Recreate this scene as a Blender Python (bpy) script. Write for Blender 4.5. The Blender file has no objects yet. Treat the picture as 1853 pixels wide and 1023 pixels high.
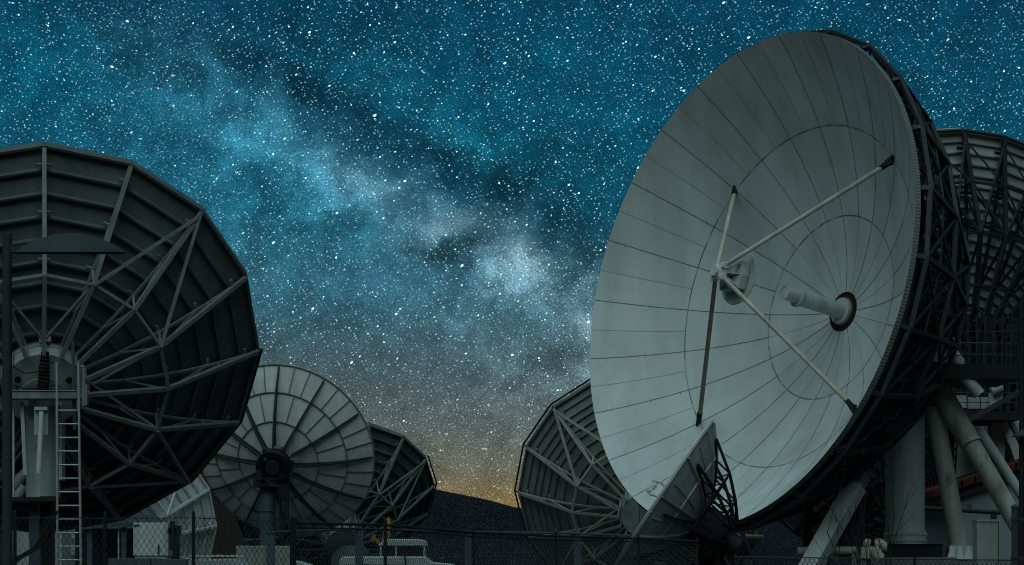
import bpy, math, random
from mathutils import Vector, Matrix
R = math.radians
random.seed(7)
scene = bpy.context.scene
COL = scene.collection

# ------------------------------------------------------------------ camera
F, CX, CY, CZ = 5000.0, 926.5, 1035.0, 1.7          # focal length and horizon in photo pixels
cd = bpy.data.cameras.new('camera'); cam = bpy.data.objects.new('camera', cd); COL.objects.link(cam)
cam.location = (0, 0, CZ); cam.rotation_euler = (R(90), 0, 0)
cd.sensor_width = 36; cd.lens = 36*F/1853; cd.shift_y = (CY-511.5)/1853
cd.clip_start = 1; cd.clip_end = 30000
scene.camera = cam
scene.view_settings.view_transform = 'Standard'; scene.view_settings.look = 'None'
scene.view_settings.exposure = 0; scene.view_settings.gamma = 1
scene.render.resolution_x = 1024; scene.render.resolution_y = 565
scene.cycles.filter_width = 1.0; scene.cycles.max_bounces = 6; scene.cycles.use_denoising = True
scene.cycles.sample_clamp_indirect = 2

def lin(*c):
    return tuple((v/255/12.92 if v <= 10 else ((v/255+.055)/1.055)**2.4) for v in c)

# ------------------------------------------------------------------ sun (moonlight through thin cloud)
SUN_EL, SUN_AZ = 59, 192
sl = bpy.data.lights.new('moonlight', 'SUN'); sl.energy = 1.5; sl.angle = R(75); sl.color = (0.70, 1.0, 1.0)
so = bpy.data.objects.new('moonlight', sl); COL.objects.link(so)
sdir = Vector((math.sin(R(SUN_AZ))*math.cos(R(SUN_EL)), math.cos(R(SUN_AZ))*math.cos(R(SUN_EL)), math.sin(R(SUN_EL))))
so.rotation_euler = sdir.to_track_quat('Z', 'Y').to_euler()

# ------------------------------------------------------------------ night sky (world): gradient, Milky Way, stars
world = bpy.data.worlds.new('World'); scene.world = world; world.use_nodes = True
NT = world.node_tree; NT.nodes.clear()
def N(kind, **kw):
    n = NT.nodes.new(kind)
    for k, v in kw.items(): setattr(n, k, v)
    return n
def setin(sock, v):
    if isinstance(v, bpy.types.NodeSocket): NT.links.new(v, sock)
    else: sock.default_value = v
def M(op, a, b=0.0, c=None, clamp=False):
    n = N('ShaderNodeMath', operation=op, use_clamp=clamp); setin(n.inputs[0], a); setin(n.inputs[1], b)
    if c is not None: setin(n.inputs[2], c)
    return n.outputs[0]
def VM(op, a, b=None):
    n = N('ShaderNodeVectorMath', operation=op); setin(n.inputs[0], a)
    if b is not None:
        if op == 'SCALE': setin(n.inputs['Scale'], b)
        else: setin(n.inputs[1], b)
    return n.outputs['Value'] if op == 'LENGTH' else n.outputs['Vector']
def smooth(x, a, b):
    n = N('ShaderNodeMapRange', interpolation_type='SMOOTHSTEP'); setin(n.inputs[0], x)
    n.inputs[1].default_value = a; n.inputs[2].default_value = b
    n.inputs[3].default_value = 0; n.inputs[4].default_value = 1
    return n.outputs[0]
def mixc(mode, fac, a, b):
    n = N('ShaderNodeMix', data_type='RGBA', blend_type=mode); setin(n.inputs[0], fac)
    setin(n.inputs[6], a); setin(n.inputs[7], b); return n.outputs[2]
def noise(vec, scale, detail=3, rough=.55):
    n = N('ShaderNodeTexNoise'); setin(n.inputs['Vector'], vec); n.inputs['Scale'].default_value = scale
    n.inputs['Detail'].default_value = detail; n.inputs['Roughness'].default_value = rough
    return n
tc = N('ShaderNodeTexCoord'); sx = N('ShaderNodeSeparateXYZ'); NT.links.new(tc.outputs['Generated'], sx.inputs[0])
gx, gy, gz = sx.outputs
AZ = M('ARCTAN2', gx, gy); EL = M('ARCSINE', gz)
cb = N('ShaderNodeCombineXYZ'); NT.links.new(AZ, cb.inputs[0]); NT.links.new(EL, cb.inputs[1]); AE = cb.outputs[0]
def sky_dir(px, py):
    a = math.atan((px-CX)/F); return a, math.atan((CY-py)/F*math.cos(a))
# cloudy warp of the nebula shapes
w1 = noise(AE, 42, 5, .65)
warp = VM('SCALE', VM('SUBTRACT', w1.outputs['Color'], (.5, .5, .5)), .022)
AEW = VM('ADD', AE, warp)
def blob(px, py, rx, ry, rot=0):
    a, e = sky_dir(px, py)
    d = VM('SUBTRACT', AEW, (a, e, 0))
    vr = N('ShaderNodeVectorRotate', rotation_type='Z_AXIS'); setin(vr.inputs['Vector'], d); vr.inputs['Angle'].default_value = R(rot)
    s = VM('MULTIPLY', vr.outputs[0], (F/rx, F/ry, 0))
    l = VM('LENGTH', s)
    return M('EXPONENT', M('MULTIPLY', M('MULTIPLY', l, l), -1.0))
ramp = N('ShaderNodeValToRGB'); cr = ramp.color_ramp
setin(ramp.inputs[0], M('MULTIPLY', EL, 1/.25, clamp=True))
stops = [(0, (140, 119, 72)), (.026, (129, 113, 75)), (.038, (102, 103, 90)), (.052, (88, 97, 95)), (.072, (70, 90, 97)), (.095, (44, 84, 99)), (.13, (9, 76, 98)), (.17, (4, 70, 95)), (.207, (4, 63, 89)), (.25, (3, 50, 74))]
cr.elements[0].position = 0; cr.elements[0].color = lin(*stops[0][1])+(1,)
cr.elements[1].position = 1; cr.elements[1].color = lin(*stops[-1][1])+(1,)
for p, c in stops[1:-1]:
    e = cr.elements.new(p/.25); e.color = lin(*c)+(1,)
col = ramp.outputs[0]
cloud = noise(AEW, 62, 7, .66)
cl = smooth(cloud.outputs[0], .34, .68)
for (px, py, rx, ry, rot, c) in [
        (935, 505, 62, 58, -30, (.13, .24, .28)), (945, 470, 40, 32, -30, (.17, .22, .25)),
        (1066, 585, 38, 85, 10, (.16, .24, .28)), (838, 405, 85, 26, 12, (.075, .090, .095)), (1010, 545, 60, 30, -45, (.05, .08, .10)),
        (730, 370, 110, 34, -28, (.055, .095, .11)), (640, 340, 110, 36, -35, (.035, .075, .095)), (540, 300, 170, 62, -34, (.012, .072, .105)),
        (400, 200, 190, 70, -32, (.006, .065, .095)), (330, 310, 240, 110, -15, (.004, .040, .062)), (860, 258, 50, 30, 0, (.002, .06, .085)),
        (710, 160, 170, 50, -24, (.002, .045, .062)), (420, 450, 240, 140, -20, (.006, .030, .042)), (740, 395, 430, 75, -32.5, (.022, .050, .060)), (640, 480, 200, 80, -25, (.006, .035, .05)),
        (880, 600, 180, 90, -10, (.022, .045, .058)), (1000, 720, 120, 110, 0, (.03, .05, .055)), (1040, 200, 220, 160, 0, (.0, .018, .03)),
        (60, 130, 160, 90, 0, (.0, .03, .045))]:
    f = M('MULTIPLY', blob(px, py, rx, ry, -rot), M('MULTIPLY_ADD', cl, .85, .40))
    col = mixc('ADD', 1.0, col, mixc('MULTIPLY', 1.0, (*c, 1), f))
for (px, py, rx, ry, rot, k) in [
        (590, 70, 150, 60, 25, .28), (690, 240, 150, 36, 30, .30), (860, 320, 150, 44, 22, .34), (1010, 420, 110, 50, 40, .30), (980, 300, 140, 60, 10, .25), (790, 455, 80, 22, 10, .42), (872, 440, 44, 16, -20, .45),
        (1010, 575, 28, 60, -20, .40), (470, 120, 110, 40, 30, .30), (1000, 640, 70, 26, -20, .30), (300, 120, 140, 40, 25, .22), (560, 160, 90, 34, 28, .30)]:
    f = M('SUBTRACT', 1.0, M('MULTIPLY', blob(px, py, rx, ry, rot), M('MULTIPLY', k, M('MULTIPLY_ADD', cl, -.6, 1.35))))
    col = mixc('MULTIPLY', 1.0, col, f)
fine = noise(AEW, 170, 5, .6)
col = mixc('MULTIPLY', 1.0, col, M('MULTIPLY', M('MULTIPLY_ADD', cl, .34, .82), M('MULTIPLY_ADD', smooth(fine.outputs[0], .3, .7), .26, .87)))
# fine grain of unresolved stars
gvr = N('ShaderNodeVectorRotate', rotation_type='Z_AXIS'); setin(gvr.inputs['Vector'], AE); gvr.inputs['Angle'].default_value = R(33)
gr = noise(gvr.outputs[0], 1750, 1, .7)
col = mixc('MULTIPLY', 1.0, col, M('MULTIPLY_ADD', smooth(gr.outputs[0], .30, .72), .80, .58))
# star layers: slightly trailed cells, tilting one way left and the other way right
right = smooth(AZ, -.16, -.09)
low = M('MULTIPLY_ADD', smooth(EL, .0, .10), .62, .38)   # thicker air near the horizon dims the stars
def stars(scale, rad, power, gain, seed, tint):
    global col
    outs = []
    for rot, sq in ((32, .62), (-28, .62)):
        vr = N('ShaderNodeVectorRotate', rotation_type='Z_AXIS'); setin(vr.inputs['Vector'], VM('ADD', AE, (seed, seed*.7, 0))); vr.inputs['Angle'].default_value = R(-rot)
        v = N('ShaderNodeTexVoronoi', voronoi_dimensions='2D', feature='F1'); v.inputs['Scale'].default_value = scale
        setin(v.inputs['Vector'], VM('MULTIPLY', vr.outputs[0], (sq, 1, 1)))
        sc = N('ShaderNodeSeparateColor'); setin(sc.inputs[0], v.outputs['Color'])
        b = M('MULTIPLY', M('POWER', sc.outputs[0], power), low)
        outs.append((M('MULTIPLY', M('SUBTRACT', 1.0, smooth(M('DIVIDE', v.outputs['Distance'], M('MULTIPLY_ADD', M('POWER', sc.outputs[0], power*.7), .6, .5)), rad*.3, rad)), M('MULTIPLY', b, gain)), sc.outputs[1]))
    f = N('ShaderNodeMix', data_type='FLOAT'); setin(f.inputs[0], right); setin(f.inputs[2], outs[1][0]); setin(f.inputs[3], outs[0][0])
    h = N('ShaderNodeMix', data_type='FLOAT'); setin(h.inputs[0], right); setin(h.inputs[2], outs[1][1]); setin(h.inputs[3], outs[0][1])
    t = mixc('MIX', h.outputs[0], (*tint, 1), (.72, .95, 1, 1))
    col = mixc('ADD', 1.0, col, mixc('MULTIPLY', 1.0, t, f.outputs[0]))
stars(62, .028, 2.0, 3.2, 3.1, (.35, .85, 1))
stars(150, .046, 4.0, 3.0, 1.3, (.30, .85, 1))
stars(340, .088, 4.8, 1.9, 5.7, (.25, .82, 1))
stars(640, .15, 4.5, 1.15, 7.9, (.25, .80, 1))
stars(1100, .30, 3.5, .55, 2.9, (.30, .80, .95))
# the sky behind the viewer and near the zenith is much darker than the Milky Way ahead
front = M('MULTIPLY_ADD', smooth(gy, -.3, .75), .88, .12)
col = mixc('MULTIPLY', 1.0, col, front)
bg = N('ShaderNodeBackground'); setin(bg.inputs[0], col); bg.inputs[1].default_value = 1.0
nish = N('ShaderNodeTexSky', sky_type='NISHITA'); nish.sun_disc = False; nish.sun_elevation = R(-2); nish.sun_rotation = R(0)
bg2 = N('ShaderNodeBackground'); NT.links.new(nish.outputs[0], bg2.inputs[0]); bg2.inputs[1].default_value = .002
add = N('ShaderNodeAddShader'); NT.links.new(bg.outputs[0], add.inputs[0]); NT.links.new(bg2.outputs[0], add.inputs[1])
wo = N('ShaderNodeOutputWorld'); NT.links.new(add.outputs[0], wo.inputs[0])
world.cycles.sampling_method = 'MANUAL'; world.cycles.sample_map_resolution = 256

# ------------------------------------------------------------------ materials
def paint(name, base, rough=.6, var=.25, scale=1.2, streak=.25, metal=0.0, rust=0.0, rustcol=(.16, .085, .035), spec=.35, fine=.12):
    m = bpy.data.materials.new(name); m.use_nodes = True; nt = m.node_tree; bs = nt.nodes['Principled BSDF']
    def nn(k): return nt.nodes.new(k)
    t = nn('ShaderNodeTexCoord')
    def noi(sc, det, vec=None, mp=None):
        n = nn('ShaderNodeTexNoise'); n.inputs['Scale'].default_value = sc; n.inputs['Detail'].default_value = det; n.inputs['Roughness'].default_value = .6
        src = t.outputs['Object']
        if mp:
            k = nn('ShaderNodeMapping'); k.inputs['Scale'].default_value = mp; nt.links.new(src, k.inputs[0]); src = k.outputs[0]
        nt.links.new(src, n.inputs['Vector']); return n.outputs[0]
    def rmap(x, a, b, c, d):
        n = nn('ShaderNodeMapRange'); nt.links.new(x, n.inputs[0])
        for i, v in enumerate((a, b, c, d)): n.inputs[i+1].default_value = v
        return n.outputs[0]
    def mul(a, b):
        n = nn('ShaderNodeMath'); n.operation = 'MULTIPLY'; nt.links.new(a, n.inputs[0]); nt.links.new(b, n.inputs[1]); return n.outputs[0]
    f = mul(rmap(noi(scale, 5), .3, .7, 1-var, 1+var*.4), rmap(noi(1.0, 4, mp=(scale*2.6, scale*2.6, scale*.14)), .3, .75, 1+streak*.25, 1-streak))
    f = mul(f, rmap(noi(scale*22, 3), .3, .7, 1-fine, 1+fine))
    mx = nn('ShaderNodeMix'); mx.data_type = 'RGBA'; mx.blend_type = 'MULTIPLY'; mx.inputs[0].default_value = 1
    mx.inputs[6].default_value = (*base, 1); nt.links.new(f, mx.inputs[7]); out = mx.outputs[2]
    if rust > 0:
        r = rmap(noi(scale*1.7, 6, mp=(1, 1, .45)), .62-.12*rust, .74, 0, 1); r2 = nn('ShaderNodeMix'); r2.data_type = 'RGBA'
        nt.links.new(r, r2.inputs[0]); nt.links.new(out, r2.inputs[6]); r2.inputs[7].default_value = (*rustcol, 1); out = r2.outputs[2]
    nt.links.new(out, bs.inputs['Base Color']); bs.inputs['Metallic'].default_value = metal
    nt.links.new(rmap(noi(scale*3, 3), .3, .7, max(0, rough-.1), min(1, rough+.12)), bs.inputs['Roughness'])
    bs.inputs['Specular IOR Level'].default_value = spec
    return m
MAT = {
    'white1': paint('white reflector paint', (.57, .60, .60), .7, .13, .30, .24, fine=.02),
    'white2': paint('white reflector paint, aged', (.545, .575, .572), .7, .14, .30, .27, fine=.02),
    'white3': paint('white reflector paint, bright', (.59, .615, .612), .7, .12, .30, .2, fine=.02),
    'seam': paint('panel seam sealant', (.20, .205, .195), .8, .3, 2, .3),
    'seamfaint': paint('thin panel joint', (.38, .40, .395), .8, .2, 2, .2),
    'edge': paint('reflector edge flange', (.42, .45, .44), .6, .2, 1, .2),
    'strut': paint('cream painted tube', (.56, .51, .43), .55, .25, 1.4, .3, rust=.15),
    'strutdark': paint('weathered brown tube', (.27, .225, .18), .65, .3, 1.4, .3, rust=.3),
    'column': paint('white painted steel column', (.50, .53, .52), .6, .16, .8, .3),
    'brace': paint('grimy painted steel tube', (.46, .46, .41), .6, .3, .9, .4, rust=.35),
    'dark': paint('dark painted lattice steel', (.028, .034, .038), .6, .3, 2, .2),
    'black': paint('black steel', (.008, .009, .010), .65, .3, 2, .2),
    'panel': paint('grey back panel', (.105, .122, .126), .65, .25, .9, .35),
    'panel_light': paint('pale back panel', (.62, .63, .60), .65, .18, .6, .25, fine=.05),
    'panel_grid': paint('pale gridded back panel', (.38, .40, .39), .65, .18, .9, .25),
    'ridge': paint('brown grey panel ridge', (.20, .19, .165), .7, .25, 1, .2),
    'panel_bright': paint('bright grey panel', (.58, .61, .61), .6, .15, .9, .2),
    'panel_mid': paint('mid grey back panel', (.20, .215, .205), .65, .2, .9, .3),
    'truss': paint('galvanised truss steel', (.235, .25, .25), .5, .25, 2, .25, metal=.15),
    'truss2': paint('grey painted truss steel', (.34, .34, .30), .55, .2, 2, .2),
    'hub': paint('grey white hub drum', (.43, .455, .45), .6, .2, 1.3, .35, rust=.05),
    'ladder': paint('aluminium ladder', (.33, .355, .36), .45, .15, 3, .1, metal=.3),
    'blue': paint('blue grey steel post', (.060, .085, .115), .55, .25, 2, .3),
    'rubber': paint('black rubber', (.006, .006, .006), .9, .2, 4, .1),
    'concrete': paint('weathered concrete', (.26, .27, .25), .9, .25, 1.5, .4),
    'render': paint('white rendered wall', (.26, .30, .32), .9, .12, .7, .2),
    'tile': paint('red roof tile', (.062, .009, .005), .8, .3, 3, .1),
    'door': paint('white sheet steel', (.54, .56, .54), .55, .15, 1.5, .3),
    'yellow': paint('worn yellow paint', (.42, .20, .015), .55, .3, 2.5, .3, rust=.5),
    'glass': paint('dark window glass', (.012, .016, .018), .12, .1, 1, .05, spec=.5),
    'van': paint('dusty white bodywork', (.38, .41, .41), .35, .12, 1.2, .15),
    'timber': paint('dark stained boards', (.030, .026, .018), .85, .35, 2, .5),
    'bark': paint('bare twig bark', (.020, .016, .012), .9, .3, 6, .2),
    'roofsheet': paint('smoky corrugated sheet', (.060, .075, .085), .45, .25, 2, .3),
    'barrier': paint('dark grey barrier panel', (.075, .085, .095), .7, .25, 2, .3),
    'lamp': paint('dark lamp housing', (.030, .038, .042), .8, .15, 3, .1),
    'wire': paint('dark fence wire', (.030, .036, .040), .6, .2, 4, .1),
    'rust': paint('rusty collar', (.22, .13, .06), .8, .3, 3, .3, rust=.5),
    'copper': paint('yellow brown motor paint', (.34, .22, .08), .6, .3, 3, .3),
    'whitebright': paint('bright white steel', (.60, .63, .62), .5, .15, 2, .25),
}
def ground_mat(name, c1, c2, sc):
    m = bpy.data.materials.new(name); m.use_nodes = True; nt = m.node_tree; bs = nt.nodes['Principled BSDF']
    t = nt.nodes.new('ShaderNodeTexCoord'); n = nt.nodes.new('ShaderNodeTexNoise'); n.inputs['Scale'].default_value = sc; n.inputs['Detail'].default_value = 8
    nt.links.new(t.outputs['Object'], n.inputs['Vector']); r = nt.nodes.new('ShaderNodeValToRGB'); nt.links.new(n.outputs[0], r.inputs[0])
    r.color_ramp.elements[0].position = .35; r.color_ramp.elements[1].position = .65
    r.color_ramp.elements[0].color = (*c1, 1); r.color_ramp.elements[1].color = (*c2, 1)
    nt.links.new(r.outputs[0], bs.inputs['Base Color']); bs.inputs['Roughness'].default_value = .95; return m
MAT['ground'] = ground_mat('dark gravel yard', (.020, .021, .020), (.05, .05, .045), .8)

# hill: dark heath, with overlaid star specks painted into its base colour
hm = bpy.data.materials.new('dark heath with painted star specks'); hm.use_nodes = True; nt = hm.node_tree; bs = nt.nodes['Principled BSDF']
t = nt.nodes.new('ShaderNodeTexCoord')
def hill_vor(scale, rad, p):
    v = nt.nodes.new('ShaderNodeTexVoronoi'); v.inputs['Scale'].default_value = scale; nt.links.new(t.outputs['Object'], v.inputs['Vector'])
    m = nt.nodes.new('ShaderNodeMapRange'); nt.links.new(v.outputs['Distance'], m.inputs[0]); m.inputs[1].default_value = rad*.5; m.inputs[2].default_value = rad; m.inputs[3].default_value = 1; m.inputs[4].default_value = 0
    s = nt.nodes.new('ShaderNodeSeparateColor'); nt.links.new(v.outputs['Color'], s.inputs[0])
    q = nt.nodes.new('ShaderNodeMath'); q.operation = 'POWER'; nt.links.new(s.outputs[0], q.inputs[0]); q.inputs[1].default_value = p
    k = nt.nodes.new('ShaderNodeMath'); k.operation = 'MULTIPLY'; nt.links.new(m.outputs[0], k.inputs[0]); nt.links.new(q.outputs[0], k.inputs[1]); return k.outputs[0]
mxn = nt.nodes.new('ShaderNodeMath'); mxn.operation = 'MAXIMUM'; nt.links.new(hill_vor(.75, .36, 2.5), mxn.inputs[0]); nt.links.new(hill_vor(.34, .24, 2.5), mxn.inputs[1])
hx = nt.nodes.new('ShaderNodeMix'); hx.data_type = 'RGBA'; nt.links.new(mxn.outputs[0], hx.inputs[0])
hx.inputs[6].default_value = (.004, .0045, .008, 1); hx.inputs[7].default_value = (.26, .27, .34, 1)
nt.links.new(hx.outputs[2], bs.inputs['Base Color']); bs.inputs['Roughness'].default_value = 1; bs.inputs['Specular IOR Level'].default_value = .05
MAT['hill'] = hm

# ------------------------------------------------------------------ mesh helpers
def P(px, py, Y):
    return Vector(((px-CX)/F*Y, Y, CZ+(CY-py)/F*Y))
class MB:
    def __init__(s): s.v = []; s.f = []; s.m = []; s.mi = 0; s.mats = []
    def use(s, key):
        if key not in s.mats: s.mats.append(key)
        s.mi = s.mats.index(key); return s
    def add(s, vs, fs):
        b = len(s.v); s.v += [tuple(x) for x in vs]
        for f in fs: s.f.append([i+b for i in f]); s.m.append(s.mi)
    def bar(s, p, q, w, h=None, up=None):
        h = h or w; p = Vector(p); q = Vector(q); d = (q-p)
        if d.length < 1e-6: return
        d.normalize(); up = Vector(up) if up is not None else Vector((0, 0, 1))
        a = d.cross(up)
        if a.length < 1e-3: a = d.cross(Vector((0, 1, 0)))
        a.normalize(); b = a.cross(d).normalized()
        vs = [x+a*(i*w/2)+b*(j*h/2) for x in (p, q) for i, j in ((-1, -1), (1, -1), (1, 1), (-1, 1))]
        s.add(vs, [(0, 1, 2, 3), (7, 6, 5, 4), (0, 4, 5, 1), (1, 5, 6, 2), (2, 6, 7, 3), (3, 7, 4, 0)])
    def ell(s, p, q, w, up, t=None):
        # angle section: a face plate and a web, like the L-beams of the trusses
        t = t or w*.18; p = Vector(p); q = Vector(q); d = (q-p).normalized(); up = Vector(up)
        a = d.cross(up).normalized(); b = a.cross(d).normalized()
        s.bar(p, q, w, t, up); off = b*(-w*.5)+a*(w*.5-t*.5); s.bar(p+off, q+off, t, w-t*1.05, up)
    def box(s, c, sz, rot=None):
        c = Vector(c); vs = [Vector((i*sz[0]/2, j*sz[1]/2, k*sz[2]/2)) for k in (-1, 1) for i, j in ((-1, -1), (1, -1), (1, 1), (-1, 1))]
        if rot: vs = [rot @ x for x in vs]
        s.add([c+x for x in vs], [(3, 2, 1, 0), (4, 5, 6, 7), (0, 1, 5, 4), (1, 2, 6, 5), (2, 3, 7, 6), (3, 0, 4, 7)])
    def tube(s, p, q, r0, r1=None, n=12, caps=True):
        r1 = r0 if r1 is None else r1; p = Vector(p); q = Vector(q); d = (q-p).normalized()
        a = d.cross(Vector((0, 0, 1)))
        if a.length < 1e-3: a = Vector((1, 0, 0))
        a.normalize(); b = d.cross(a)
        vs = [x+(a*math.cos(2*math.pi*i/n)+b*math.sin(2*math.pi*i/n))*r for x, r in ((p, r0), (q, r1)) for i in range(n)]
        fs = [(i, (i+1) % n, n+(i+1) % n, n+i) for i in range(n)]
        if caps: fs += [tuple(range(n-1, -1, -1)), tuple(range(n, 2*n))]
        s.add(vs, fs)
    def path(s, pts, r, n=6):
        for a, b in zip(pts[:-1], pts[1:]): s.tube(a, b, r, r, n)
    def lathe(s, p, d, prof, n=32, caps=True):
        # prof: list of (distance along d, radius)
        p = Vector(p); d = Vector(d).normalized(); a = d.cross(Vector((0, 0, 1)))
        if a.length < 1e-3: a = Vector((1, 0, 0))
        a.normalize(); b = d.cross(a)
        vs = [p+d*z+(a*math.cos(2*math.pi*i/n)+b*math.sin(2*math.pi*i/n))*r for z, r in prof for i in range(n)]
        fs = [(k*n+i, k*n+(i+1) % n, (k+1)*n+(i+1) % n, (k+1)*n+i) for k in range(len(prof)-1) for i in range(n)]
        if caps: fs += [tuple(range(n-1, -1, -1)), tuple(range((len(prof)-1)*n, len(prof)*n))]
        s.add(vs, fs)
    def prism(s, pts, dvec):
        # closed polygon pts extruded along dvec
        n = len(pts); d = Vector(dvec); vs = [Vector(x) for x in pts]+[Vector(x)+d for x in pts]
        s.add(vs, [tuple(range(n-1, -1, -1)), tuple(range(n, 2*n))]+[(i, (i+1) % n, n+(i+1) % n, n+i) for i in range(n)])
    def build(s, name, mat, parent=None, smooth=False, origin=None, bevel=0):
        o0 = Vector(parent['org']) if parent is not None else Vector(origin or (0, 0, 0))
        me = bpy.data.meshes.new(name); me.from_pydata([tuple(Vector(x)-o0) for x in s.v], [], s.f)
        for k in (s.mats or [mat]): me.materials.append(MAT[k])
        if s.mats: me.polygons.foreach_set('material_index', s.m)
        ob = bpy.data.objects.new(name, me); COL.objects.link(ob)
        if parent is not None: ob.parent = parent; ob['org'] = list(parent['org'])
        else: ob.location = o0; ob['org'] = list(o0)
        if smooth:
            me.polygons.foreach_set('use_smooth', [True]*len(me.polygons))
            try: me.set_sharp_from_angle(angle=R(38))
            except Exception: pass
        if bevel:
            b = ob.modifiers.new('bevel', 'BEVEL'); b.width = bevel; b.segments = 1; b.limit_method = 'ANGLE'
        me.update(); return ob
def mb(): return MB()
def thing(name, label, cat, loc, group=None):
    o = bpy.data.objects.new(name, None); COL.objects.link(o); o.location = loc; o['org'] = list(loc)
    o['label'] = label; o['category'] = cat
    if group: o['group'] = group
    o.empty_display_size = .3
    return o
def tag(o, label, cat, group=None):
    o['label'] = label; o['category'] = cat
    if group: o['group'] = group
    return o
def struct(o): o['kind'] = 'structure'; return o

# ------------------------------------------------------------------ ground and hill
g = mb(); g.add([(-9000, -9000, 0), (9000, -9000, 0), (9000, 9000, 0), (-9000, 9000, 0)], [(0, 1, 2, 3)])
struct(g.build('ground', 'ground'))
prof = [(-1500, 700), (-300, 780), (200, 820), (500, 845), (780, 884), (860, 900), (940, 920), (1060, 940), (1200, 942), (1380, 922), (1500, 900), (1580, 874), (1690, 824), (1853, 846), (2300, 800), (3400, 760)]
def ridge(px):
    for (a, ya), (b, yb) in zip(prof[:-1], prof[1:]):
        if a <= px <= b:
            t = (px-a)/(b-a); t = t*t*(3-2*t)*.4+t*.6; return ya+(yb-ya)*t
    return prof[0][1] if px < prof[0][0] else prof[-1][1]
HY = 1600; g = mb(); nx = 240; rows = [(0, -.01), (.2, .14), (.4, .34), (.6, .56), (.8, .80), (1.0, 1.0), (1.2, .97), (1.5, .8), (2.2, .3), (2.8, -.02)]
rs = random.Random(3); vs = []; fs = []
for j, (t, h) in enumerate(rows):
    for i in range(nx+1):
        px = -1500+4900*i/nx; X = (px-CX)/F*HY; Z = CZ+(CY-ridge(px))/F*HY
        jit = (rs.random()-.5)*(.9 if j == 5 else 3) if 0 < j < 9 else 0
        vs.append((X*(1+.35*(t-1)), HY+(t-1)*700, Z*h+jit*.5))
for j in range(len(rows)-1):
    for i in range(nx):
        a = j*(nx+1)+i; fs.append((a, a+1, a+nx+2, a+nx+1))
g.add(vs, fs); struct(g.build('hill', 'hill', smooth=True))

# ------------------------------------------------------------------ dishes
DG = 'satellite dishes standing in the antenna yard'
class Frame:
    def __init__(s, c, n, Rd, d):
        s.c = Vector(c); s.n = Vector(n).normalized(); s.R = Rd; s.d = d
        s.u = Vector((s.n.y, -s.n.x, 0)).normalized(); s.v = s.n.cross(s.u)
        if s.v.z < 0: s.v.negate()
    def S(s, r, ph, off=0.0):
        return s.c+s.R*r*(math.cos(ph)*s.u+math.sin(ph)*s.v)+s.n*(s.R*s.d*(r*r-1)+off*s.R)
    def C(s, r, t, off=0.0):
        # point at fraction t between two neighbouring corners: straight chord
        return s.S(r, t, off)
def dir_n(az, el): return Vector((math.sin(az)*math.cos(el), math.cos(az)*math.cos(el), math.sin(el)))
def aim(px, py, daz, eoff): return dir_n(math.atan((px-CX)/F)+R(daz), math.atan((CY-py)/F)+R(eoff))

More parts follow.
